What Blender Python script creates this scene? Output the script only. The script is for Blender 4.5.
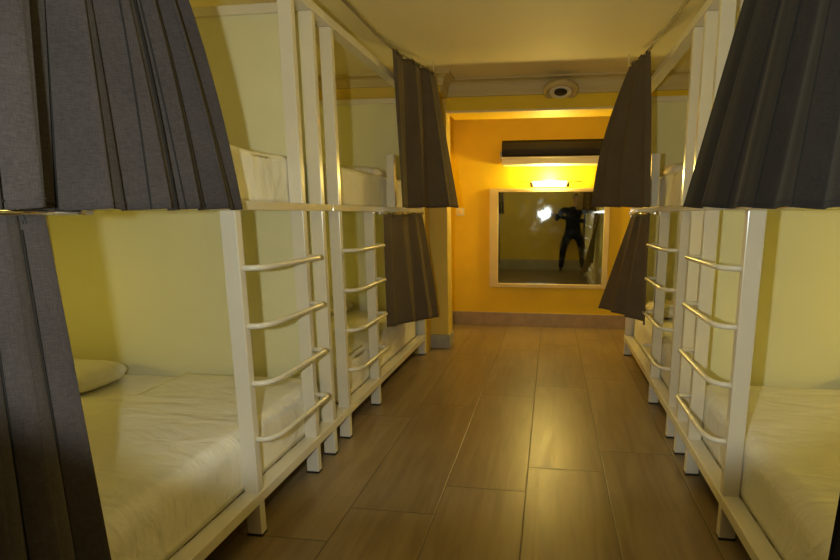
import bpy, bmesh, math, random
from mathutils import Vector, Matrix
random.seed(7)
C = bpy.context.scene.collection
S = bpy.context.scene
for o in list(bpy.data.objects): bpy.data.objects.remove(o)

# ------------------------------------------------------------------ camera, world, exposure
EYE = 1.45
YAW, PITCH, ROLL = -0.135953, 0.175057, -0.00121
cd = bpy.data.cameras.new('camera'); cam = bpy.data.objects.new('camera', cd); C.objects.link(cam)
cd.sensor_width = 36.0; cd.sensor_fit = 'HORIZONTAL'; cd.lens = 500 / 840 * 36
cd.shift_x = -(481.97 - 420) / 840
cd.shift_y = (302.69 - 280) / 840
cd.clip_start = 0.02; cd.clip_end = 60
fwd = Vector((math.sin(YAW) * math.cos(PITCH), math.cos(YAW) * math.cos(PITCH), -math.sin(PITCH)))
cam.location = (0, 0, EYE)
cam.rotation_euler = fwd.to_track_quat('-Z', 'Y').to_euler()
S.camera = cam
W = bpy.data.worlds.new('world'); S.world = W; W.use_nodes = True
W.node_tree.nodes['Background'].inputs[0].default_value = (0.9, 0.75, 0.4, 1)
W.node_tree.nodes['Background'].inputs[1].default_value = 0.02
S.view_settings.view_transform = 'Standard'; S.view_settings.look = 'None'
S.view_settings.gamma = 1.0; S.view_settings.use_curve_mapping = False
S.view_settings.exposure = 0.0

FLASH_W, BED_W, PIC_W, CEIL_W = 94.0, 4.2, 52.0, 4.5
WARM = (1.0, 0.80, 0.16)

def light(name, kind, loc, power, col, size=0.05, rot=(0, 0, 0), parent=None, sy=None, spot=None):
    l = bpy.data.lights.new(name, kind); l.energy = power; l.color = col
    if kind == 'AREA':
        l.size = size
        if sy: l.shape = 'RECTANGLE'; l.size_y = sy
    else:
        l.shadow_soft_size = size
    if kind == 'SPOT' and spot: l.spot_size = spot; l.spot_blend = 0.14
    o = bpy.data.objects.new(name, l); C.objects.link(o); o.location = loc; o.rotation_euler = rot
    if parent: o.parent = parent
    return o

# flash of the photographer's camera: held beside the lens
FLASH = Vector((-0.21, -0.05, 1.462))
light('flash_light', 'SPOT', FLASH + Vector((0, 0.012, 0)), FLASH_W, (0.90, 0.95, 0.88), 0.022,
      (math.radians(117), 0, math.radians(7)), spot=math.radians(124))

# ------------------------------------------------------------------ materials
def nodes_of(name):
    m = bpy.data.materials.new(name); m.use_nodes = True
    nt = m.node_tree; b = nt.nodes['Principled BSDF']
    return m, nt, b
def N(nt, t, **kw):
    n = nt.nodes.new(t)
    for k, v in kw.items(): setattr(n, k, v)
    return n
def mathn(nt, op, a, b=None):
    n = nt.nodes.new('ShaderNodeMath'); n.operation = op
    for i, v in enumerate((a, b)):
        if v is None: continue
        if isinstance(v, (int, float)): n.inputs[i].default_value = v
        else: nt.links.new(v, n.inputs[i])
    return n.outputs[0]
def paint(name, col, rough=0.5, var=0.06, scale=3.0, bump=0.0, bscale=60, metal=0.0, coat=0.0, spec=0.5):
    m, nt, b = nodes_of(name)
    g = N(nt, 'ShaderNodeNewGeometry'); n = N(nt, 'ShaderNodeTexNoise'); n.inputs['Scale'].default_value = scale
    n.inputs['Detail'].default_value = 4
    nt.links.new(g.outputs['Position'], n.inputs['Vector'])
    r = N(nt, 'ShaderNodeValToRGB'); e = r.color_ramp.elements
    e[0].position, e[1].position = 0.3, 0.7
    e[0].color = tuple(c * (1 - var) for c in col) + (1,); e[1].color = tuple(min(1, c * (1 + var)) for c in col) + (1,)
    nt.links.new(n.outputs[0], r.inputs[0]); nt.links.new(r.outputs[0], b.inputs['Base Color'])
    b.inputs['Roughness'].default_value = rough; b.inputs['Metallic'].default_value = metal
    b.inputs['Coat Weight'].default_value = coat; b.inputs['Coat Roughness'].default_value = 0.15
    b.inputs['Specular IOR Level'].default_value = spec
    if bump:
        n2 = N(nt, 'ShaderNodeTexNoise'); n2.inputs['Scale'].default_value = bscale; n2.inputs['Detail'].default_value = 3
        nt.links.new(g.outputs['Position'], n2.inputs['Vector'])
        bp = N(nt, 'ShaderNodeBump'); bp.inputs['Strength'].default_value = bump; bp.inputs['Distance'].default_value = 0.01
        nt.links.new(n2.outputs[0], bp.inputs['Height']); nt.links.new(bp.outputs[0], b.inputs['Normal'])
    return m
def emit(name, col, s):
    m, nt, b = nodes_of(name)
    b.inputs['Base Color'].default_value = (0.9, 0.88, 0.8, 1)
    b.inputs['Emission Color'].default_value = col + (1,); b.inputs['Emission Strength'].default_value = s
    return m

M_POST = paint('cream_lacquered_metal', (0.74, 0.68, 0.54), 0.28, 0.03, 5, coat=0.3)
M_RAIL = paint('glossy_cream_rail', (0.74, 0.66, 0.46), 0.14, 0.03, 5, coat=1.0)
M_PANEL = paint('cream_panel_paint', (0.74, 0.71, 0.45), 0.55, 0.03, 2)
M_ORANGE = paint('orange_wall_paint', (0.82, 0.545, 0.006), 0.6, 0.05, 2.5, 0.15, 90)
M_COLUMN = paint('ochre_wall_paint', (0.70, 0.50, 0.08), 0.6, 0.05, 2.5, 0.15, 90)
M_CEIL = paint('ceiling_paint', (0.78, 0.69, 0.42), 0.7, 0.04, 1.2)
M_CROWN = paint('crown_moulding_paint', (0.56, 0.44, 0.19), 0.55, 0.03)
M_LEDGE = paint('pale_paint_and_lit_ledge', (0.80, 0.62, 0.30), 0.5, 0.03)
M_BASE = paint('taupe_tile_skirting', (0.36, 0.26, 0.17), 0.35, 0.12, 9)
M_PLINTH = paint('grey_tile_plinth', (0.36, 0.33, 0.26), 0.4, 0.1, 9)
M_TRACK = paint('dark_curtain_rail', (0.16, 0.12, 0.06), 0.4)
M_CHROME = paint('polished_steel', (0.75, 0.72, 0.64), 0.12, 0.02, metal=1.0)
M_WHITEP = paint('white_plastic', (0.78, 0.74, 0.62), 0.35, 0.02)
M_BLACKG = paint('black_gloss_plastic', (0.02, 0.017, 0.012), 0.22, 0.1)
M_BLACK = paint('black_plastic', (0.015, 0.015, 0.016), 0.45, 0.1)
M_GREYM = paint('grey_metal', (0.35, 0.30, 0.2), 0.35, 0.05, metal=0.6)
M_DOOR = paint('brown_door_wood', (0.30, 0.15, 0.05), 0.5, 0.25, 6)
M_FRAME = paint('cream_mirror_frame', (0.72, 0.56, 0.26), 0.45, 0.04, 6)
M_CREASE = paint('crease_shadow_seam', (0.32, 0.28, 0.17), 0.8)

def fabric(name, c1, c2, sheen=0.04):
    m, nt, b = nodes_of(name)
    g = N(nt, 'ShaderNodeTexCoord')
    out = []
    for sc in ((60, 60, 900), (700, 700, 30)):
        mp = N(nt, 'ShaderNodeMapping'); mp.inputs['Scale'].default_value = sc
        nt.links.new(g.outputs['Object'], mp.inputs[0])
        n = N(nt, 'ShaderNodeTexNoise'); n.inputs['Scale'].default_value = 1.0; n.inputs['Detail'].default_value = 2
        nt.links.new(mp.outputs[0], n.inputs['Vector']); out.append(n.outputs[0])
    n3 = N(nt, 'ShaderNodeTexNoise'); n3.inputs['Scale'].default_value = 4; nt.links.new(g.outputs['Object'], n3.inputs['Vector'])
    s = mathn(nt, 'ADD', mathn(nt, 'MULTIPLY', out[0], 0.6), mathn(nt, 'MULTIPLY', out[1], 0.4))
    s = mathn(nt, 'ADD', mathn(nt, 'MULTIPLY', s, 0.8), mathn(nt, 'MULTIPLY', n3.outputs[0], 0.2))
    r = N(nt, 'ShaderNodeValToRGB'); e = r.color_ramp.elements
    e[0].position, e[1].position = 0.36, 0.64
    e[0].color = c1 + (1,); e[1].color = c2 + (1,)
    nt.links.new(s, r.inputs[0]); nt.links.new(r.outputs[0], b.inputs['Base Color'])
    bp = N(nt, 'ShaderNodeBump'); bp.inputs['Strength'].default_value = 0.25; bp.inputs['Distance'].default_value = 0.002
    nt.links.new(s, bp.inputs['Height']); nt.links.new(bp.outputs[0], b.inputs['Normal'])
    b.inputs['Roughness'].default_value = 0.95; b.inputs['Specular IOR Level'].default_value = 0.1
    b.inputs['Sheen Weight'].default_value = sheen; b.inputs['Sheen Roughness'].default_value = 0.6
    return m
M_CURT = fabric('grey_curtain_weave', (0.040, 0.033, 0.031), (0.084, 0.071, 0.066))
M_CURTB = fabric('brown_curtain_weave', (0.095, 0.072, 0.044), (0.16, 0.125, 0.080))
M_CURTD = fabric('charcoal_curtain_weave', (0.017, 0.0145, 0.014), (0.036, 0.031, 0.030))
M_PLEATSHADE = paint('dark_pleat_shade', (0.015, 0.013, 0.012), 0.9)  # near-black lines on the cloth, drawn in for shade between pleats
M_JACKET = fabric('black_jacket_cloth', (0.008, 0.008, 0.010), (0.016, 0.016, 0.02))
M_TROUS = fabric('dark_trouser_cloth', (0.010, 0.010, 0.014), (0.02, 0.02, 0.026))
M_SKIN = paint('skin', (0.45, 0.26, 0.17), 0.55, 0.05, 12)
M_HAIR = paint('dark_hair', (0.015, 0.011, 0.009), 0.6, 0.3, 60)

def sheet_mat(name, col):
    m, nt, b = nodes_of(name)
    g = N(nt, 'ShaderNodeNewGeometry')
    mp = N(nt, 'ShaderNodeMapping'); mp.inputs['Scale'].default_value = (1.2, 3.5, 2.0); mp.inputs['Rotation'].default_value = (0.2, 0.3, 0.6)
    nt.links.new(g.outputs['Position'], mp.inputs[0])
    n = N(nt, 'ShaderNodeTexNoise'); n.inputs['Scale'].default_value = 2.2; n.inputs['Detail'].default_value = 5; n.inputs['Distortion'].default_value = 0.8
    nt.links.new(mp.outputs[0], n.inputs['Vector'])
    bp = N(nt, 'ShaderNodeBump'); bp.inputs['Strength'].default_value = 0.45; bp.inputs['Distance'].default_value = 0.05
    nt.links.new(n.outputs[0], bp.inputs['Height']); nt.links.new(bp.outputs[0], b.inputs['Normal'])
    b.inputs['Base Color'].default_value = col + (1,); b.inputs['Roughness'].default_value = 0.85
    b.inputs['Specular IOR Level'].default_value = 0.15
    return m
M_SHEET = sheet_mat('white_sheet_cotton', (0.86, 0.81, 0.68))
M_PILLOW = sheet_mat('white_pillow_cotton', (0.86, 0.82, 0.70))

def floor_mat():
    m, nt, b = nodes_of('wood_look_tile')
    g = N(nt, 'ShaderNodeNewGeometry'); sp = N(nt, 'ShaderNodeSeparateXYZ'); nt.links.new(g.outputs['Position'], sp.inputs[0])
    u = mathn(nt, 'DIVIDE', mathn(nt, 'ADD', sp.outputs[0], 0.10), 0.432)
    col = mathn(nt, 'FLOOR', u)
    v = mathn(nt, 'DIVIDE', mathn(nt, 'SUBTRACT', mathn(nt, 'SUBTRACT', sp.outputs[1], 2.71), mathn(nt, 'MULTIPLY', col, 0.265)), 1.41)
    row = mathn(nt, 'FLOOR', v)
    fu = mathn(nt, 'FRACT', u); fv = mathn(nt, 'FRACT', v)
    du = mathn(nt, 'MULTIPLY', mathn(nt, 'MINIMUM', fu, mathn(nt, 'SUBTRACT', 1.0, fu)), 0.432)
    dv = mathn(nt, 'MULTIPLY', mathn(nt, 'MINIMUM', fv, mathn(nt, 'SUBTRACT', 1.0, fv)), 1.41)
    d = mathn(nt, 'MINIMUM', du, dv)
    ss = N(nt, 'ShaderNodeMapRange'); ss.interpolation_type = 'SMOOTHSTEP'
    ss.inputs[1].default_value = 0.0008; ss.inputs[2].default_value = 0.0045; nt.links.new(d, ss.inputs[0])
    wn = N(nt, 'ShaderNodeTexWhiteNoise'); wn.noise_dimensions = '2D'
    cv = N(nt, 'ShaderNodeCombineXYZ'); nt.links.new(col, cv.inputs[0]); nt.links.new(row, cv.inputs[1]); nt.links.new(cv.outputs[0], wn.inputs['Vector'])
    # grain along y, shifted per plank
    cg = N(nt, 'ShaderNodeCombineXYZ')
    nt.links.new(mathn(nt, 'MULTIPLY', sp.outputs[0], 16.0), cg.inputs[0])
    nt.links.new(mathn(nt, 'ADD', mathn(nt, 'MULTIPLY', sp.outputs[1], 1.6), mathn(nt, 'MULTIPLY', wn.outputs[0], 40.0)), cg.inputs[1])
    n1 = N(nt, 'ShaderNodeTexNoise'); n1.inputs['Scale'].default_value = 1.0; n1.inputs['Detail'].default_value = 6; n1.inputs['Distortion'].default_value = 0.9
    nt.links.new(cg.outputs[0], n1.inputs['Vector'])
    n2 = N(nt, 'ShaderNodeTexNoise'); n2.inputs['Scale'].default_value = 1.3; n2.inputs['Detail'].default_value = 3
    nt.links.new(g.outputs['Position'], n2.inputs['Vector'])
    k = mathn(nt, 'ADD', mathn(nt, 'MULTIPLY', n1.outputs[0], 0.62), mathn(nt, 'ADD', mathn(nt, 'MULTIPLY', wn.outputs[0], 0.12), mathn(nt, 'MULTIPLY', n2.outputs[0], 0.30)))
    r = N(nt, 'ShaderNodeValToRGB'); e = r.color_ramp.elements
    e[0].position, e[1].position = 0.26, 0.86
    e[0].color = (0.140, 0.092, 0.042, 1); e[1].color = (0.37, 0.27, 0.140, 1)
    nt.links.new(k, r.inputs[0])
    mx = N(nt, 'ShaderNodeMix'); mx.data_type = 'RGBA'; mx.inputs['A'].default_value = (0.085, 0.060, 0.030, 1)
    nt.links.new(ss.outputs[0], mx.inputs['Factor']); nt.links.new(r.outputs[0], mx.inputs['B'])
    nt.links.new(mx.outputs['Result'], b.inputs['Base Color'])
    bp = N(nt, 'ShaderNodeBump'); bp.inputs['Strength'].default_value = 0.4; bp.inputs['Distance'].default_value = 0.003
    nt.links.new(mathn(nt, 'ADD', ss.outputs[0], mathn(nt, 'MULTIPLY', n1.outputs[0], 0.3)), bp.inputs['Height'])
    nt.links.new(bp.outputs[0], b.inputs['Normal'])
    rr = N(nt, 'ShaderNodeMapRange'); rr.inputs[3].default_value = 0.26; rr.inputs[4].default_value = 0.46
    nt.links.new(n1.outputs[0], rr.inputs[0]); nt.links.new(rr.outputs[0], b.inputs['Roughness'])
    return m
M_FLOOR = floor_mat()
def mirror_mat():
    m, nt, b = nodes_of('mirror_glass')
    b.inputs['Base Color'].default_value = (0.62, 0.66, 0.66, 1); b.inputs['Metallic'].default_value = 1.0
    g = N(nt, 'ShaderNodeNewGeometry'); n = N(nt, 'ShaderNodeTexNoise'); n.inputs['Scale'].default_value = 7; n.inputs['Detail'].default_value = 5
    nt.links.new(g.outputs['Position'], n.inputs['Vector'])
    r = N(nt, 'ShaderNodeMapRange'); r.inputs[1].default_value = 0.45; r.inputs[2].default_value = 0.8; r.inputs[3].default_value = 0.02; r.inputs[4].default_value = 0.08
    nt.links.new(n.outputs[0], r.inputs[0]); nt.links.new(r.outputs[0], b.inputs['Roughness'])
    return m
M_MIRROR = mirror_mat()

# ------------------------------------------------------------------ mesh helpers
def box(bm, x0, x1, y0, y1, z0, z1, bev=0.0):
    t = bmesh.new()
    bmesh.ops.create_cube(t, size=1.0)
    for v in t.verts:
        v.co = Vector((x0 + (v.co.x + .5) * (x1 - x0), y0 + (v.co.y + .5) * (y1 - y0), z0 + (v.co.z + .5) * (z1 - z0)))
    if bev > 0: bmesh.ops.bevel(t, geom=list(t.edges), offset=bev, segments=2, affect='EDGES', profile=0.5)
    bmesh.ops.recalc_face_normals(t, faces=t.faces)
    me = bpy.data.meshes.new('tmp'); t.to_mesh(me); t.free(); bm.from_mesh(me); bpy.data.meshes.remove(me)
def tube(bm, pts, r, seg=10, cap=True):
    pts = [Vector(p) for p in pts]; rings = []
    up = Vector((0, 0, 1))
    for i, p in enumerate(pts):
        d = (pts[min(i + 1, len(pts) - 1)] - pts[max(i - 1, 0)]).normalized()
        a = d.cross(up)
        if a.length < 1e-3: a = Vector((1, 0, 0))
        a.normalize(); b = a.cross(d).normalized()
        rr = r[i] if isinstance(r, (list, tuple)) else r
        rings.append([bm.verts.new(p + a * rr * math.cos(2 * math.pi * k / seg) + b * rr * math.sin(2 * math.pi * k / seg)) for k in range(seg)])
    for i in range(len(rings) - 1):
        for k in range(seg):
            bm.faces.new((rings[i][k], rings[i][(k + 1) % seg], rings[i + 1][(k + 1) % seg], rings[i + 1][k]))
    if cap: bm.faces.new(rings[0][::-1]); bm.faces.new(rings[-1])
def lathe(bm, prof, origin, seg=32, axis='Z'):
    rings = []
    for (r, h) in prof:
        ring = []
        for k in range(seg):
            a = 2 * math.pi * k / seg; x, y = r * math.cos(a), r * math.sin(a)
            v = Vector((x, y, h)) if axis == 'Z' else Vector((x, h, y))
            ring.append(bm.verts.new(v + Vector(origin)))
        rings.append(ring)
    for i in range(len(rings) - 1):
        for k in range(seg):
            bm.faces.new((rings[i][k], rings[i][(k + 1) % seg], rings[i + 1][(k + 1) % seg], rings[i + 1][k]))
    bm.faces.new(rings[0][::-1]); bm.faces.new(rings[-1])
def link(name, bm, mat, parent=None, smooth=False, fix=True):
    if fix: bmesh.ops.recalc_face_normals(bm, faces=bm.faces)
    me = bpy.data.meshes.new(name); bm.to_mesh(me); bm.free()
    for mm in (mat if isinstance(mat, (list, tuple)) else [mat]): me.materials.append(mm)
    if smooth:
        for p in me.polygons: p.use_smooth = True
    o = bpy.data.objects.new(name, me); C.objects.link(o)
    if parent:
        o.parent = parent
        o.matrix_parent_inverse = Matrix.Translation(-parent.location)
    return o
def b1(name, dims, mat, parent=None, bev=0.003, **kw):
    bm = bmesh.new(); box(bm, *dims, bev); return link(name, bm, mat, parent, **kw)
def tag(o, label, cat, group=None):
    o['label'] = label; o['category'] = cat
    if group: o['group'] = group
    return o
def thing(name, loc, label, cat, group=None):
    o = bpy.data.objects.new(name, None); C.objects.link(o); o.location = loc; o.empty_display_size = 0.1
    return tag(o, label, cat, group)
def struct(o):
    o['kind'] = 'structure'; return o
def smooth_noise(x, y, s=0):
    return (math.sin(x * 2.1 + s) * math.cos(y * 1.7 + s * 1.3) + 0.5 * math.sin(x * 4.3 + y * 3.1 + s * 2.1) + 0.25 * math.sin(x * 9.7 - y * 7.9 + s)) / 1.75

# ------------------------------------------------------------------ the room
YB = 6.453            # back wall
YN = -0.52            # wall behind the photographer
XL, XR = -3.22, 2.73  # long walls
ZC = 2.765
struct(b1('floor', (XL - .1, XR + .1, YN - .1, YB + .1, -0.08, 0.0), M_FLOOR, bev=0))
struct(b1('ceiling', (XL - .1, XR + .1, YN - .1, YB + .1, ZC, ZC + 0.08), M_CEIL, bev=0))
struct(b1('wall_back', (XL - .1, XR + .1, YB, YB + .1, 0, ZC), M_ORANGE, bev=0))
struct(b1('wall_near', (XL - .1, XR + .1, YN - .1, YN, 0, ZC), M_COLUMN, bev=0))
struct(b1('wall_left', (XL - .1, XL, YN, YB, 0, ZC), M_PANEL, bev=0))
struct(b1('wall_right', (XR, XR + .1, YN, YB, 0, ZC), M_PANEL, bev=0))
# stub wall closing off the left bunks, pier beside the aisle, beam across the aisle
struct(b1('wall_stub', (XL, -1.28, 4.975, 5.45, 0, ZC), M_COLUMN, bev=0))
struct(b1('wall_pier', (-1.29, -1.085, 5.235, 5.45, 0, ZC), M_COLUMN, bev=0.008))
struct(b1('wall_corbel', (-1.28, -1.085, 4.975, 5.235, 2.60, ZC), M_COLUMN, bev=0))
struct(b1('baseboard_pier', (-1.30, -1.070, 5.215, 5.455, 0, 0.150), M_PLINTH, bev=0.004))
struct(b1('wall_inner', (-1.40, -1.293, 5.45, YB, 0, ZC), M_ORANGE, bev=0))
struct(b1('ceiling_beam', (-1.085, XR, 5.235, 5.70, 2.475, ZC), M_ORANGE, bev=0.004))
struct(b1('baseboard_back', (-1.293, XR, YB - 0.022, YB, 0, 0.178), M_BASE, bev=0.003))
struct(b1('baseboard_near', (XL, XR, YN, YN + 0.02, 0, 0.26), M_PLINTH, bev=0.003))
struct(b1('baseboard_inner', (-1.293, -1.275, 5.455, YB - .022, 0, 0.165), M_PLINTH, bev=0.003))

def cove(p0, p1, nrm, name, drop=0.19, out=0.33):
    """moulding profile swept from p0 to p1 along a wall whose inward normal is nrm (mitred ends)"""
    bm = bmesh.new()
    prof = [(0, -drop), (0.025, -drop), (0.03, -drop + .02)]
    for i in range(7):
        a = i / 6 * math.pi / 2
        prof.append((0.035 + (out - .075) * (1 - math.cos(a)), -drop + .03 + (drop - .055) * math.sin(a)))
    prof += [(out - .02, -0.02), (out, -0.02), (out, 0)]
    d = (Vector(p1) - Vector(p0)).normalized(); n = Vector(nrm)
    rings = []
    for P, sgn in ((Vector(p0), p0[3] if len(p0) > 3 else 0), (Vector(p1), 0)): pass
    return bm, prof, d, n
def crown(name, a, b, nrm, ma=0.0, mb=0.0, drop=0.19, out=0.33):
    bm, prof, d, n = cove(a, b, nrm, name, drop, out)
    r0 = [bm.verts.new(Vector(a) + n * u + Vector((0, 0, h)) + d * (ma * u)) for u, h in prof]
    r1 = [bm.verts.new(Vector(b) + n * u + Vector((0, 0, h)) - d * (mb * u)) for u, h in prof]
    e0 = bm.verts.new(Vector(a)); e1 = bm.verts.new(Vector(b))
    for i in range(len(prof) - 1): bm.faces.new((r0[i], r0[i + 1], r1[i + 1], r1[i]))
    bm.faces.new(r0 + [e0]); bm.faces.new([e1] + r1[::-1])
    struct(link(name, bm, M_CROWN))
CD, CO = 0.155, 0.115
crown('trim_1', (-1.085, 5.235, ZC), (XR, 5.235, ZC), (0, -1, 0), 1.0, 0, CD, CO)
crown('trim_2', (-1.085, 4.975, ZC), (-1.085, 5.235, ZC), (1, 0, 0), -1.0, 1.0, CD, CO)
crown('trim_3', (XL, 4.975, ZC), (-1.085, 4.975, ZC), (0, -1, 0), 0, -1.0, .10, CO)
# pale strip painting lamplight onto the beam's lower edge and thin fillet where the ceiling meets the back wall
bm = bmesh.new(); box(bm, -1.085, XR, 5.228, 5.26, 2.460, 2.480, 0.004)
struct(link('trim_4', bm, M_LEDGE))
struct(b1('trim_5', (XL, -1.28, 4.960, 4.975, 2.535, 2.560), M_LEDGE, bev=0.004))
# door in the near wall, seen in the mirror
struct(b1('door_1', (1.02, 1.86, YN, YN + 0.045, 0.0, 2.1), M_DOOR, bev=0.004))
dr = bpy.data.objects['door_1']
bm = bmesh.new(); tube(bm, [(1.10, YN + .045, 1.34), (1.10, YN + .10, 1.34), (1.22, YN + .10, 1.34)], 0.014); box(bm, 1.075, 1.125, YN + .045, YN + .055, 1.22, 1.44, .004)
link('door_handle', bm, M_CHROME, dr)
bm = bmesh.new(); box(bm, .95, 1.02, YN, YN + .06, 0, 2.17, .004); box(bm, 1.86, 1.93, YN, YN + .06, 0, 2.17, .004); box(bm, .95, 1.93, YN, YN + .06, 2.10, 2.17, .004)
struct(link('door_frame', bm, M_FRAME))

# ------------------------------------------------------------------ bunk beds
DEEP = 1.86
def bunk(side, ax, y0, y1, ends, ladder, full, stub, label):
    """side -1 left / +1 right; ax = aisle face; ladder=(ya,yb) post positions; full = y of posts reaching the top rail"""
    X = lambda d: ax + side * d
    def bx(d0, d1): return (min(X(d0), X(d1)), max(X(d0), X(d1)))
    root = thing('bunk_bed', (X(DEEP / 2), (y0 + y1) / 2, 0), label, 'bunk bed', 'cream metal bunk beds along the aisle')
    pw, pd = 0.072, 0.040
    rails = dict(lo=(0.165, 0.216), dk=(1.468, 1.506), top=(2.505, 2.552))
    ys = sorted(set(list(ends) + list(full) + list(ladder)))
    ye = max(ends)
    for y in ys:
        tall = any(abs(y - f) < 1e-6 for f in full) or y in ends
        bm = bmesh.new()
        box(bm, *bx(0.002, pw), y - pd / 2, y + pd / 2, 0.004, 2.504 if tall else 1.466, 0.003)
        po = link('post', bm, M_POST, root)
        bm = bmesh.new(); box(bm, *bx(0.0, pw + .002), y - pd / 2 - .002, y + pd / 2 + .002, 0.0, 0.012, 0.001)
        link('foot_cap', bm, M_BLACK, po)
    for y in ends:
        b1('post', (*bx(DEEP - pw, DEEP), y - pd / 2, y + pd / 2, 0.0, 2.504), M_POST, root)
    # rails on the aisle side, back and ends, one mesh per rail
    for nm, (z0, z1) in (('lower_side_rail', rails['lo']), ('deck_side_rail', rails['dk']), ('top_rail', rails['top'])):
        b1(nm, (*bx(-0.004, 0.076), y0, y1, z0, z1), M_RAIL if nm == 'deck_side_rail' else M_POST, root, 0.004)
        b1('rear_rail', (*bx(DEEP - .06, DEEP), y0, y1, z0, z1), M_POST, root, 0.004)
    for y in (min(ends) - .019, ye - .019):
        b1('end_rail', (*bx(0.076, DEEP - .06), y, y + .038, *rails['lo']), M_POST, root, 0.003)
        b1('end_rail', (*bx(0.076, DEEP - .06), y, y + .038, *rails['top']), M_POST, root, 0.003)
    # slatted base of the lower berth and deck board of the upper one
    bm = bmesh.new(); n = 12
    for i in range(n):
        y = y0 + .08 + i * (y1 - y0 - .16) / n
        box(bm, *bx(.077, DEEP - .061), y, y + .09, 0.19, 0.206, .002)
    link('slat_base', bm, M_PANEL, root)
    b1('deck_board', (*bx(.076, DEEP - .06), y0 + .04, y1 - .04, 1.474, 1.500), M_PANEL, root, 0.002)
    # end panels: lower berth and upper berth
    b1('end_panel', (*bx(.073, DEEP - .061), ye + .002, ye + .019, 0.217, 1.473), M_PANEL, root, 0.002)
    b1('end_panel', (*bx(.073, DEEP - .061), ye + .002, ye + .019, 1.501, 2.530), M_PANEL, root, 0.002)
    b1('panel_cap', (*bx(.072, DEEP - .01), ye - .003, ye + .002, 2.508, 2.516), M_TRACK, root, 0.001)
    if stub:
        b1('guard_post', (*bx(.0, .065), stub - .025, stub + .025, 1.506, 1.925), M_POST, root, 0.004)
    # ladder rungs: bent tube standing off the two posts
    ya, yb = ladder
    for z in (1.228, 0.978, 0.722, 0.462):
        r = 0.0125
        o = 0.074
        pts = [(X(0.01), ya + .005, z)]
        for k in range(6):
            a = k / 5 * math.pi / 2
            pts.append((X(-o + .06 * (1 - math.sin(a))), ya + .01 + .10 * (1 - math.cos(a)), z))
        for k in range(6):
            a = k / 5 * math.pi / 2
            pts.append((X(-o + .035 * (1 - math.cos(a))), yb - .035 + .04 * math.sin(a), z))
        pts.append((X(0.01), yb + .005, z))
        bm = bmesh.new(); tube(bm, pts, r, 12)
        link('ladder_rung', bm, M_POST, root, smooth=True)
    return root
AL, AR = -1.271, 0.782
bunk(-1, AL, 0.73, 2.834, (.75, 2.719), (1.927, 2.497), (2.497,), None, 'cream metal bunk bed nearest on the left, large grey curtain on its upper berth')
bunk(-1, AL, 2.836, 4.959, (2.951, 4.939), (2.951, 3.533), (), 4.06, 'cream metal bunk bed far left, beside the ochre pier')
bunk(1, AR, 1.02, 3.127, (1.04, 3.013), (2.186, 2.762), (2.762,), None, 'cream metal bunk bed nearest on the right, charcoal curtain on its upper berth')
bunk(1, AR, 3.129, 5.229, (3.242, 5.209), (3.242, 3.851), (), 4.28, 'cream metal bunk bed far right, its curtains bunched near the mirror')

def mattress(side, ax, d0, y0, y1, z0, z1, label, seed, r=0.07, wr=0.004):
    xa, xb = sorted((ax + side * d0, ax + side * (DEEP - .05)))
    nx, ny, nz = 36, 44, 9
    bm = bmesh.new()
    bmesh.ops.create_cube(bm, size=1.0)
    for v in bm.verts: v.co = Vector(((xa + xb) / 2 + v.co.x * (xb - xa), (y0 + y1) / 2 + v.co.y * (y1 - y0), (z0 + z1) / 2 + v.co.z * (z1 - z0)))
    bmesh.ops.bevel(bm, geom=[e for e in bm.edges if max(v.co.z for v in e.verts) > z0 + .01], offset=r, segments=5, affect='EDGES', profile=0.5)
    # slice into a fine grid so the wrinkles are real relief
    for ax_i, a, b, n in ((0, xa, xb, nx), (1, y0, y1, ny), (2, z0, z1, nz)):
        for k in range(1, n):
            co = Vector((0, 0, 0)); co[ax_i] = a + (b - a) * k / n
            no = Vector((0, 0, 0)); no[ax_i] = 1
            bmesh.ops.bisect_plane(bm, geom=list(bm.verts) + list(bm.edges) + list(bm.faces), plane_co=co, plane_no=no)
    bm.normal_update()
    for v in bm.verts:
        c = v.co; h = 0
        topness = max(0, min(1, (c.z - z0) / (z1 - z0)))
        h = wr * smooth_noise(c.x * 3.2 + c.z * 5, c.y * 3.6 - c.z * 6, seed) + wr * .6 * math.sin(c.x * 4 + c.y * 9 + c.z * 20 + seed + 1.2 * math.sin(c.y * 3))
        v.co = c + v.normal * h * topness
    bm2 = bm
    o = link('mattress', bm2, M_SHEET, smooth=True)
    return tag(o, label, 'mattress', 'white sheeted mattresses')
mattress(-1, AL, 0.078, 0.80, 2.695, 0.217, 0.475, 'white sheeted mattress on the lower berth at near left', 1.0)
mattress(-1, AL, 0.078, 2.985, 4.915, 0.217, 0.475, 'white sheeted mattress on the lower berth at far left', 2.2)
mattress(1, AR, 0.078, 1.09, 2.99, 0.217, 0.480, 'white sheeted mattress on the lower berth at near right', 3.1, r=.08)
mattress(1, AR, 0.078, 3.285, 5.185, 0.217, 0.480, 'white sheeted mattress on the lower berth at far right', 4.7, r=.08)
mattress(-1, AL, 0.078, 0.80, 2.695, 1.501, 1.745, 'wrinkled sheeted mattress on the upper berth at near left', 5.3, r=.04, wr=.005)
mattress(-1, AL, 0.078, 2.985, 4.915, 1.501, 1.755, 'sheeted mattress on the upper berth at far left, behind the short guard post', 6.1, r=.04, wr=.008)
mattress(1, AR, 0.078, 1.09, 2.99, 1.501, 1.755, 'sheeted mattress on the upper berth at near right, behind charcoal curtain', 7.9, r=.04)
mattress(1, AR, 0.078, 3.285, 5.185, 1.501, 1.755, 'sheeted mattress on the upper berth at far right, behind the short guard post', 8.3, r=.04, wr=.012)

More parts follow.
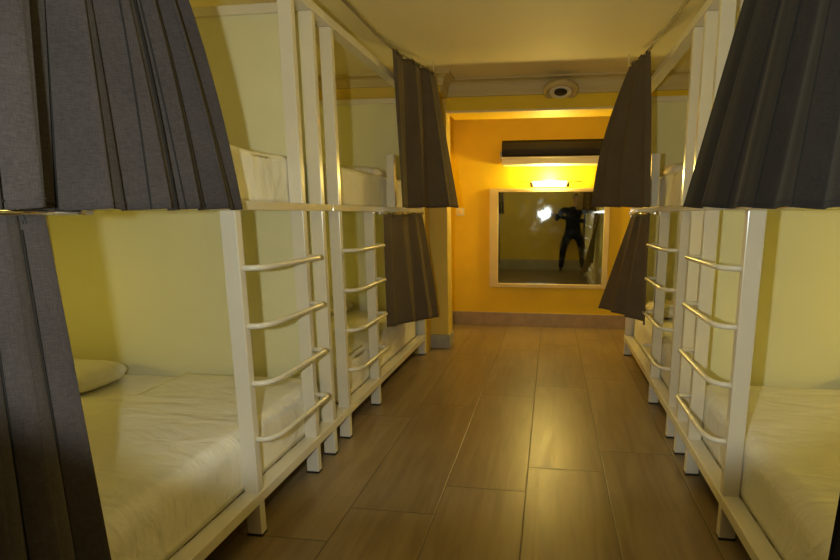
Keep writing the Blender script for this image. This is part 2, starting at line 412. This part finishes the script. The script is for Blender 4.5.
def pillow(cx, cy, z, lx, ly, h, label, seed=0):
    bm = bmesh.new(); nu, nv = 28, 20
    def P(u, v, s):
        u = max(-1, min(1, u)); v = max(-1, min(1, v)); e = max(0, (1 - abs(u) ** 6)) ** .5 * max(0, (1 - abs(v) ** 3.5)) ** .5
        pin = 1 - .15 * (abs(u) * abs(v)) ** 2 - .03 * (1 - abs(v)) * abs(u) ** 6
        hh = h / 2 * e * (1 + .08 * smooth_noise(u * 3, v * 3, seed))
        if s < 0: hh = h * .5 * e
        return (cx + u * lx / 2 * pin, cy + v * ly / 2 * pin, z + h / 2 + s * hh)
    for s in (1, -1):
        g = [[bm.verts.new(P(-1 + 2 * i / nu, -1 + 2 * j / nv, s)) for j in range(nv + 1)] for i in range(nu + 1)]
        for i in range(nu):
            for j in range(nv):
                bm.faces.new((g[i][j], g[i + 1][j], g[i + 1][j + 1], g[i][j + 1]))
    bmesh.ops.remove_doubles(bm, verts=bm.verts, dist=0.0008)
    o = link('pillow', bm, M_PILLOW, smooth=True)
    return tag(o, label, 'pillow', 'white pillows at the bed heads')
pillow(-2.87, 2.39, 0.474, 0.86, 0.44, 0.13, 'white pillow on the lower berth at near left, against the end panel')
pillow(-2.35, 4.68, 0.472, 0.80, 0.40, 0.13, 'white pillow on the lower berth at far left, behind the ladder', 2)
pillow(2.15, 2.78, 0.482, 0.80, 0.36, 0.12, 'white pillow on the lower berth at near right', 3)
pillow(1.25, 4.92, 0.482, 0.66, 0.42, 0.15, 'white pillow on the lower berth at far right, behind the ladder', 4)
pillow(-2.0, 4.66, 1.757, 0.9, 0.42, 0.13, 'white pillow on the upper berth at far left', 5)
pillow(1.45, 4.92, 1.757, 0.9, 0.42, 0.15, 'white pillow on the upper berth at far right', 6)

# folded flat sheet over the near left lower mattress
bm = bmesh.new()
prof = [(-2.20, .4865), (-2.19, .4955)] + [(-2.19 + .79 * k / 24, .4955) for k in range(1, 25)]
xe = AL - .0795
for k in range(1, 9):
    a = k / 8 * math.pi / 2; prof.append((-1.40 + (xe + .012 + 1.40) * math.sin(a), .4955 - .085 + .085 * math.cos(a)))
for k in range(1, 9): prof.append((xe + .012 - .004 * k / 8, .41 - .18 * k / 8))
ny = 60; rows = []
for j in range(ny + 1):
    y = .86 + (2.66 - .86) * j / ny
    rows.append([bm.verts.new((x + (.010 * math.sin(y * 5) if k == 0 else 0), y, z + .0035 * smooth_noise(x * 3 + z * 4, y * 4, 2.0) - (.008 if k == 0 else 0))) for k, (x, z) in enumerate(prof)])
for j in range(ny):
    for k in range(len(prof) - 1): bm.faces.new((rows[j][k], rows[j][k + 1], rows[j + 1][k + 1], rows[j + 1][k]))
bmesh.ops.recalc_face_normals(bm, faces=bm.faces)
if sum(f.normal.z for f in bm.faces) < 0: bmesh.ops.reverse_faces(bm, faces=bm.faces)
bmesh.ops.solidify(bm, geom=list(bm.faces), thickness=0.003)
tag(link('flat_sheet', bm, M_SHEET, smooth=True, fix=False), 'white flat sheet spread over the near left lower mattress, its edge beside the pillow', 'sheet')

# ------------------------------------------------------------------ curtain rails and curtains
def interp(pts, t):
    """pts: polyline, t 0..1 by cumulative length"""
    L = [0]
    for a, b in zip(pts, pts[1:]): L.append(L[-1] + (Vector(b) - Vector(a)).length)
    s = t * L[-1]
    for i in range(len(pts) - 1):
        if s <= L[i + 1] + 1e-9:
            k = (s - L[i]) / max(1e-9, L[i + 1] - L[i]); return Vector(pts[i]).lerp(Vector(pts[i + 1]), k)
    return Vector(pts[-1])
def rail(name, pts, label, mounts):
    root = thing(name, pts[0], label, 'curtain rail')
    bm = bmesh.new()
    for dx in (-.008, .008): tube(bm, [(p[0] + dx, p[1], p[2]) for p in pts], 0.0042, 8)
    link('rail', bm, M_TRACK, root, smooth=True)
    for a, b in mounts:
        bm = bmesh.new(); tube(bm, [a, b], 0.005, 8)
        link('bracket', bm, M_CEIL, root, smooth=True)
    return root
ZT = 2.672
railL = [(-1.225, 0.60, ZT), (-1.222, 3.75, ZT), (-1.195, 4.0, ZT), (-1.03, 4.64, ZT)]
railR = [(0.755, 0.70, ZT), (0.749, 3.3, ZT), (0.694, 4.3, ZT), (0.620, 4.64, ZT)]
rail('curtain_rail', railL, 'thin dark curtain rail high along the left bunk beds', [((-1.222, .8, ZT), (-1.222, .8, ZC)), ((-1.05, 4.56, ZT), (-1.05, 4.56, ZC))])
rail('curtain_rail', railR, 'thin dark curtain rail high along the right bunk beds', [((.735, 1.1, ZT), (.735, 1.1, ZC)), ((.612, 4.6, ZT), (.612, 4.6, ZC))])
for (x, ya, yb, s, lab) in ((-1.236, .78, 1.22, -1, 'short steel curtain rail under the near left deck'), (-1.236, 3.58, 4.82, -1, 'short steel curtain rail under the far left deck'),
                            (.747, 1.05, 1.30, 1, 'short steel curtain rail under the near right deck'), (.747, 3.92, 5.05, 1, 'short steel curtain rail under the far right deck')):
    r = thing('lower_curtain_rail', (x, ya, 1.455), lab, 'curtain rail')
    bm = bmesh.new(); tube(bm, [(x, ya, 1.455), (x, yb, 1.455)], .008, 10); link('rail', bm, M_CHROME, r, smooth=True)
    for y in (ya + .03, yb - .03):
        b1('bracket', (x - .01 if s > 0 else x - .045, x + .045 if s > 0 else x + .01, y - .008, y + .008, 1.448, 1.472), M_CHROME, r, .002)

def curtain(head, hem, folds, a0, a1, label, mat, seed, nrm=(1, 0, 0), edge=None, mid=None, hooks=6, pleat_shades=(), phase=0.0, sag=0.0, nv=36, rip=.32):
    """head/hem polylines (near end first). Folds are real pleats whose depth grows from a0 to a1."""
    bm = bmesh.new(); nu = 260
    rnd = random.Random(seed)
    ph = [rnd.uniform(-.5, .5) for _ in range(12)]
    n = Vector(nrm)
    def pos(u, v):
        H = interp(head, u); B = interp(hem, u)
        k = v
        p = H.lerp(B, k)
        if mid:  # bulge profile: horizontal shift as function of v
            p = p + Vector(mid(u, v))
        ww = u + 0.018 * math.sin(u * 9 + ph[0] * 4 + v * 1.4) + .01 * math.sin(u * 23 + ph[1] * 6)
        th = 2 * math.pi * folds * ww + phase + ph[2] * v
        w = math.sin(th) + rip * math.sin(2 * th + ph[3] * 3) + .25 * math.sin(th * .37 + ph[4] * 9 + 1.2 * v)
        amp = a0 + (a1 - a0) * v ** .8
        tdir = (interp(hem, min(1, u + .01)) - interp(hem, max(0, u - .01))); tdir.z = 0
        if tdir.length > 1e-6: tdir.normalize()
        return p + n * amp * w * .8 + tdir * amp * .35 * math.sin(2 * th + .4) + Vector((0, 0, .004 * math.sin(th * 1.0) * v - sag * math.sin(math.pi * 2 * folds * u) ** 2 * (1 - v)))
    g = [[bm.verts.new(pos(i / nu, j / nv)) for j in range(nv + 1)] for i in range(nu + 1)]
    for i in range(nu):
        for j in range(nv): bm.faces.new((g[i][j], g[i][j + 1], g[i + 1][j + 1], g[i + 1][j]))
    bm.normal_update()
    if sum(f.normal.dot(n) for f in bm.faces) < 0: bmesh.ops.reverse_faces(bm, faces=bm.faces)
    # thickness
    root = tag(link('curtain', bm, mat, smooth=True, fix=False), label, 'curtain', 'dark bunk curtains')
    sm = root.modifiers.new('cloth_thickness', 'SOLIDIFY'); sm.thickness = .003; sm.offset = -1; sm.use_even_offset = False
    for s in pleat_shades:
        b2 = bmesh.new(); pts = [pos(s, j / nv) + n * .004 for j in range(1, nv + 1)]
        tube(b2, pts, .0022, 6); link('seam', b2, M_PLEATSHADE, root)
    b2 = bmesh.new(); pts = [pos(i / 200, .985) + n * .0030 for i in range(201)]
    tube(b2, pts, .0011, 5); link('hem_stitch', b2, mat, root)
    for k in range(hooks):
        u = (k + .5) / hooks; p = pos(u, 0)
        b2 = bmesh.new(); hx = interp(head, u)
        tube(b2, [p + Vector((0, 0, -.02)), p + Vector((0, 0, .012)), (hx.x, hx.y, hx.z + .016)], .004, 6)
        link('hook', b2, M_BLACK, root)
    return root
G = 0.004
# 1 near left, upper: gathered at the rail, flared towards its hem, beside a second width that runs out of the picture
curtain([(-1.226, 1.185, ZT - G), (-1.222, 1.365, ZT - G)], [(-1.245, 1.02, 1.460), (-1.225, 1.10, 1.460), (-1.17, 1.18, 1.462), (-1.175, 1.83, 1.470)], 5.0, .012, .036,
        'large dark grey curtain flaring over the upper berth at near left', M_CURT, 3, nv=60,
        mid=lambda u, v: (0.02 * math.sin(math.pi * v) * u, 0.035 * u * math.sin(math.pi * v), 0), pleat_shades=(.16, .42, .53, .60))
curtain([(-1.20, .62, ZT - G), (-1.18, 1.14, ZT - G)], [(-1.16, .60, 1.460), (-1.12, .995, 1.462)], 3.4, .012, .028,
        'grey curtain width over the upper berth at near left, cut by the picture edge', M_CURT, 9, hooks=5)
# 2 far left, upper
curtain([(-1.205, 3.88, ZT - G), (-1.195, 4.0, ZT - G), (-1.03, 4.62, ZT - G)], [(-1.205, 3.88, 1.50), (-1.13, 4.3, 1.505), (-.85, 4.82, 1.515)], 2.8, .016, .042, rip=.2, label=
        'dark grey curtain over the upper berth at far left, beside the orange wall', mat=M_CURTB, seed=11, sag=.015)
# 3 near left, lower
curtain([(-1.240, .80, 1.447), (-1.240, 1.09, 1.447)], [(-1.240, .70, .27), (-1.240, 1.135, .27)], 3.2, .010, .022,
        'dark grey curtain bunched at the lower berth at near left', M_CURT, 5, hooks=4, pleat_shades=(.55, .8))
# 4 far left, lower
curtain([(-1.236, 3.64, 1.447), (-1.236, 4.74, 1.447)], [(-1.235, 3.66, .585), (-1.20, 4.3, .50), (-1.08, 4.80, .44)], 3.0, .02, .04, rip=.15, label=
        'dark grey curtain gathered at the lower berth at far left, before the ochre pier', mat=M_CURTB, seed=8)
# 5 near right, upper
curtain([(.748, 2.0, ZT - G), (.752, 1.30, ZT - G)], [(.70, 2.84, 1.485), (.70, 1.12, 1.462)], 4.6, .014, .022,
        'large charcoal curtain over the upper berth at near right', M_CURTD, 14, nrm=(-1, 0, 0),
        pleat_shades=(.18, .36, .55, .74))
# 6 far right, upper: narrow top, hem swung out over the aisle
curtain([(.697, 4.13, ZT - G - .02), (.69, 4.24, ZT - G), (.62, 4.6, ZT - G)], [(.765, 4.05, 1.50), (.61, 4.45, 1.51), (.375, 4.92, 1.52)], 3.0, .020, .050, rip=.22, label=
        'dark grey curtain over the upper berth at far right, beside the wall mirror', mat=M_CURTB, seed=21, nrm=(-1, 0, 0), sag=.015,
        mid=lambda u, v: (-.05 * math.sin(math.pi * v) * u, 0, 0))
# 7 far right, lower
curtain([(.747, 3.98, 1.447), (.747, 4.80, 1.447)], [(.735, 3.72, .64), (.65, 4.3, .60), (.51, 4.92, .54)], 3.2, .018, .050, rip=.2, label=
        'dark grey curtain gathered at the lower berth at far right, below the mirror side', mat=M_CURTB, seed=27, nrm=(-1, 0, 0))
# 8 near right, lower (only its edge shows)
curtain([(.747, 1.25, 1.447), (.747, 1.07, 1.447)], [(.72, 1.27, .27), (.72, .98, .27)], 2.5, .010, .022,
        'charcoal curtain at the lower berth at near right, cut by the picture edge', M_CURTD, 31, nrm=(-1, 0, 0), hooks=3)

# ------------------------------------------------------------------ back wall: mirror, lamp, air conditioner, switch, downlight
mr = thing('wall_mirror', (-.035, YB, .51), 'large square wall mirror in a cream frame reflecting the photographer', 'mirror')
x0, x1, z0, z1, t = -.785, .718, .515, 1.768, .115
for nm, d in (('frame_side', (x0, x0 + t, z0, z1)), ('frame_side', (x1 - .07, x1, z0, z1)), ('frame_rail', (x0 + t, x1 - .07, z1 - .045, z1)), ('frame_rail', (x0 + t, x1 - .07, z0, z0 + .05))):
    b1(nm, (d[0], d[1], YB - .035, YB - .002, d[2], d[3]), M_FRAME, mr, .006)
b1('mirror_glass', (x0 + t - .01, x1 - .06, YB - .014, YB - .006, z0 + .04, z1 - .035), M_MIRROR, mr, 0)

lp = thing('picture_lamp', (-.03, YB, 1.80), 'small lit bar lamp on the wall just above the mirror', 'wall lamp')
b1('back_plate', (-.12, .06, YB - .02, YB, 1.79, 1.87), M_GREYM, lp, .004)
bm = bmesh.new(); tube(bm, [(-.03, YB - .02, 1.83), (-.03, YB - .12, 1.835)], .012); link('arm', bm, M_GREYM, lp)
bm = bmesh.new(); tube(bm, [(-.225, YB - .13, 1.815), (.165, YB - .13, 1.815)], .032, 18); link('glowing_tube', bm, emit('lamp_glow', (1.0, .82, .36), 16.0), lp, smooth=True)
for xx in (-.225, .165):
    bm = bmesh.new(); sg = -1 if xx < 0 else 1
    tube(bm, [(xx, YB - .13, 1.815), (xx + sg * .045, YB - .13, 1.808)], [.040, .034], 18); link('end_cap', bm, M_GREYM, lp, smooth=True)
bm = bmesh.new(); tube(bm, [(-.42, YB - .13, 1.842), (.36, YB - .13, 1.842)], .006); link('cross_rod', bm, M_GREYM, lp, smooth=True)
light('picture_lamp_light', 'POINT', (-.03, YB - .19, 1.90), PIC_W, (1.0, .77, .20), .05)

ac = thing('air_conditioner', (0, YB, 2.03), 'wide black fronted air conditioner with pale lower flap, above the lamp', 'air conditioner')
bm = bmesh.new()
prof = [(0, 2.125), (.17, 2.125), (.225, 2.15), (.24, 2.21), (.235, 2.295), (.20, 2.325), (0, 2.325)]
ra = [bm.verts.new((-.61, YB - u, h)) for u, h in prof]; rb = [bm.verts.new((.62, YB - u, h)) for u, h in prof]
for i in range(len(prof)): bm.faces.new((ra[i], ra[(i + 1) % 7], rb[(i + 1) % 7], rb[i]))
bm.faces.new(ra[::-1]); bm.faces.new(rb); bmesh.ops.bevel(bm, geom=list(bm.edges), offset=.006, segments=2, affect='EDGES')
link('body', bm, M_BLACKG, ac)
b1('lower_flap', (-.61, .60, YB - .235, YB - .03, 2.035, 2.116), M_WHITEP, ac, .015)
b1('trim_strip', (-.625, .62, YB - .244, YB - .20, 2.112, 2.128), M_WHITEP, ac, .003)
b1('side_bracket', (-.635, -.612, YB - .20, YB, 2.09, 2.20), M_GREYM, ac, .003)

sw = thing('light_switch', (-1.15, YB, 1.43), 'small white switch plate on the orange wall near the pier', 'light switch')
b1('plate', (-1.215, -1.115, YB - .012, YB, 1.43, 1.53), M_WHITEP, sw, .004)
b1('rocker', (-1.19, -1.14, YB - .019, YB - .010, 1.45, 1.51), M_LEDGE, sw, .003)

# round vent set in the cove above
vt = thing('ceiling_vent', (.06, 5.16, 2.65), 'round white ceiling vent with a dark centre on the end moulding', 'vent')
rot = Matrix.Translation((.06, 5.155, 2.625)) @ Matrix.Rotation(math.radians(-17), 4, 'X')
def placed(name, prof, mat):
    bm = bmesh.new(); lathe(bm, prof, (0, 0, 0), 40); bm.transform(rot); return link(name, bm, mat, vt, smooth=True)
placed('outer_ring', [(.02, .02), (.168, .02), (.172, -.01), (.160, -.026), (.13, -.032), (.112, -.010), (.02, -.010)], M_CROWN)
placed('inner_ring', [(.02, .0), (.105, .0), (.105, -.022), (.092, -.028), (.074, -.015), (.02, -.015)], M_WHITEP)
placed('dark_core', [(.01, .0), (.062, .0), (.062, -.022), (.052, -.027), (.01, -.027)], M_BLACK)

# ------------------------------------------------------------------ assumed lamps, out of view, added for the warm light
cl = thing('assumed_ceiling_lamp', (-.25, 2.1, ZC), 'assumed round frosted ceiling lamp over the near aisle, above the frame', 'ceiling lamp')
bm = bmesh.new(); lathe(bm, [(.01, 0), (.19, 0), (.19, -.03), (.01, -.03)], (-.25, 2.1, ZC), 36); link('rim', bm, M_WHITEP, cl, smooth=False)
bm = bmesh.new(); lathe(bm, [(.17, -.03), (.165, -.06), (.13, -.09), (.07, -.108), (.01, -.112)], (-.25, 2.1, ZC), 36); link('diffuser', bm, emit('assumed_ceiling_glow', WARM, 2.0), cl, smooth=True)
light('assumed_ceiling_light', 'POINT', (-.25, 2.1, ZC - .20), CEIL_W, WARM, .12)

BOOST = {('near', 'lower', 1): 2.6, ('near', 'upper', -1): 1.0}
def assumed_reading_lamp(x, y, z, s, label, power):  # assumed berth lamp, unseen, added to warm the shadowed panels
    r = thing('assumed_reading_lamp', (x, y, z), label, 'reading lamp', 'assumed berth reading lamps')
    b1('wall_plate', (min(x, x - s * -.02), max(x, x - s * -.02), y - .04, y + .04, z - .05, z + .05), M_WHITEP, r, .004)
    bm = bmesh.new(); tube(bm, [(x, y, z), (x - s * .07, y, z + .01), (x - s * .09, y, z - .02)], .008); link('arm', bm, M_CHROME, r, smooth=True)
    bm = bmesh.new(); lathe(bm, [(.012, .04), (.03, .035), (.05, -.03), (.045, -.03), (.012, .02)], (x - s * .10, y, z - .03), 20); link('shade', bm, M_WHITEP, r, smooth=True)
    light('assumed_reading_light', 'POINT', (x - s * .12, y, z - .12), power, WARM, .05)
for s, xw, ys in ((-1, XL + .01, (1.75, 4.0)), (1, XR - .01, (2.0, 4.3))):
    for y, wh in zip(ys, ('near', 'far')):
        for z, lv in ((1.05, 'lower'), (2.22, 'upper')):
            assumed_reading_lamp(xw, y, z, s, 'assumed small white reading lamp in the %s %s berth on the %s' % (wh, lv, 'left' if s < 0 else 'right'), BED_W * BOOST.get((wh, lv, s), 1.0))

# ------------------------------------------------------------------ the photographer, seen in the mirror
def skin_body():
    V = [(.52, -.21, 1.02, .22, .13), (.52, -.21, 1.18, .215, .13), (.52, -.20, 1.36, .235, .135), (.53, -.19, 1.54, .23, .12),
         (.56, -.18, 1.64, .07, .065), (.57, -.165, 1.71, .068, .066), (.58, -.145, 1.78, .088, .098), (.585, -.14, 1.87, .092, .10), (.585, -.15, 1.93, .06, .065),
         (.38, -.21, .93, .145, .125), (.32, -.20, .54, .105, .095), (.29, -.22, .14, .075, .07), (.28, -.19, .06, .055, .045), (.27, -.07, .045, .05, .03),
         (.66, -.21, .93, .145, .125), (.72, -.20, .54, .105, .095), (.75, -.22, .14, .075, .07), (.76, -.19, .06, .055, .045), (.78, -.07, .045, .05, .03),
         (.29, -.19, 1.56, .088, .085), (.17, -.17, 1.30, .068, .065), (.09, -.13, 1.44, .042, .042), (.065, -.12, 1.47, .030, .036), (.05, -.115, 1.50, .030, .038),
         (.78, -.19, 1.55, .088, .085), (.80, -.12, 1.27, .068, .065), (.42, -.12, 1.33, .052, .052), (.14, -.115, 1.42, .040, .040), (.085, -.112, 1.43, .028, .034), (.055, -.11, 1.435, .028, .036)]
    E = [(0, 1), (1, 2), (2, 3), (3, 4), (4, 5), (5, 6), (6, 7), (7, 8), (0, 9), (9, 10), (10, 11), (11, 12), (12, 13), (0, 14), (14, 15), (15, 16), (16, 17), (17, 18),
         (3, 19), (19, 20), (20, 21), (21, 22), (22, 23), (3, 24), (24, 25), (25, 26), (26, 27), (27, 28), (28, 29)]
    def fingers(root, base, dirs):
        for k, (off, d, L) in enumerate(dirs):
            p = Vector(base) + Vector(off); idx = root
            for q in range(3):
                i = len(V); V.append((*p, .0095 - q * .001, .0095 - q * .001)); E.append((idx, i)); idx = i
                p = p + Vector(d[q]) * L
    fl = []
    for k in range(4):
        fl.append(((-.015, .012 * 0 + .005, .028 - .019 * k + .005), [(-.9, .5, .1), (-.6, .8, 0), (.1, 1, 0)], (.020, .023, .021, .017)[k]))
    fl.append(((-.012, -.02, -.005), [(-.6, -.5, .6), (-.8, .1, .5), (-.8, .4, .3)], .018))
    fingers(23, V[23][:3], fl)
    fingers(29, V[29][:3], [((-.016 - .0 * k, .024 - .018 * k, -.012), [(-.9, .1, -.1), (-.9, .0, .3), (-.5, 0, .8)], (.020, .022, .020, .016)[k]) for k in range(4)] + [((-.01, -.02, .01), [(-.5, -.5, .5), (-.7, 0, .7), (-.6, .2, .6)], .017)])
    V = [((v[0] - .5) * 1.2 + .53 if v[0] > .16 else v[0], v[1], v[2], v[3] * (1.12 if v[3] > .1 else 1), v[4]) for v in V]
    me = bpy.data.meshes.new('body_skel'); me.from_pydata([v[:3] for v in V], E, [])
    o = bpy.data.objects.new('body_skel', me); C.objects.link(o)
    sk = o.modifiers.new('skin', 'SKIN'); sk.use_smooth_shade = True; sk.branch_smoothing = .6
    for i, v in enumerate(V):
        me.skin_vertices[0].data[i].radius = (v[3], v[4]); me.skin_vertices[0].data[i].use_root = (i == 0)
    ss = o.modifiers.new('sub', 'SUBSURF'); ss.levels = 2; ss.render_levels = 2
    dg = bpy.context.evaluated_depsgraph_get(); dg.update()
    m2 = bpy.data.meshes.new_from_object(o.evaluated_get(dg))
    bpy.data.objects.remove(o)
    for m in (M_JACKET, M_TROUS, M_SKIN, M_BLACK): m2.materials.append(m)
    for p in m2.polygons:
        c = p.center; p.use_smooth = True
        if c.z < .10: p.material_index = 3
        elif c.z < 1.0: p.material_index = 1
        elif c.z > 1.645 or c.x < .105: p.material_index = 2
        else: p.material_index = 0
    return m2
person = bpy.data.objects.new('person', skin_body()); C.objects.link(person)
tag(person, 'person in black jacket and dark trousers photographing, reflected in the mirror', 'person')
HC = Vector((.630, -.145, 1.835))
def ell(name, c, r, mat, parent, cut=None, n=20):
    bm = bmesh.new(); bmesh.ops.create_uvsphere(bm, u_segments=n, v_segments=n // 2 + 2, radius=1)
    for v in bm.verts: v.co = Vector((v.co.x * r[0], v.co.y * r[1], v.co.z * r[2])) + Vector(c)
    if cut:
        bmesh.ops.delete(bm, geom=[v for v in bm.verts if cut(v.co)], context='VERTS')
    return link(name, bm, mat, parent, smooth=True)
ell('hair', HC + Vector((0, -.015, .03)), (.108, .122, .12), M_HAIR, person, cut=lambda c: c.y > HC.y + .045 and c.z < HC.z + .075 or c.z < HC.z - .07, n=28)
for sx in (-1, 1):
    ell('eye', HC + Vector((sx * .031, .092, .012)), (.011, .008, .007), M_BLACK, person, n=12)
    ell('ear', HC + Vector((sx * .088, .0, -.005)), (.012, .02, .032), M_SKIN, person, n=12)
ell('nose', HC + Vector((0, .108, -.018)), (.012, .018, .024), M_SKIN, person, n=12)
ell('mouth', HC + Vector((0, .088, -.060)), (.024, .008, .006), M_DOOR, person, n=12)

cm = thing('photo_camera', (-.03, -.10, 1.38), 'black photo camera with lit flash held by the person in the mirror', 'camera')
b1('camera_body', (-.075, .045, -.15, -.075, 1.405, 1.50), M_BLACK, cm, .008)
bm = bmesh.new(); lathe(bm, [(.02, 0), (.036, 0), (.036, .030), (.030, .034), (.02, .034)], (-.015, -.076, 1.45), 28, 'Y'); link('lens', bm, M_BLACKG, cm, smooth=True)
b1('flash_bracket', (-.235, -.02, -.125, -.10, 1.388, 1.404), M_BLACK, cm, .003)
b1('flash_head', (-.255, -.165, -.16, -.056, 1.404, 1.50), M_BLACK, cm, .006)
b1('flash_window', (-.248, -.172, -.057, -.052, 1.435, 1.49), emit('flash_glow', (.85, .92, 1.0), 40.0), cm, .001)
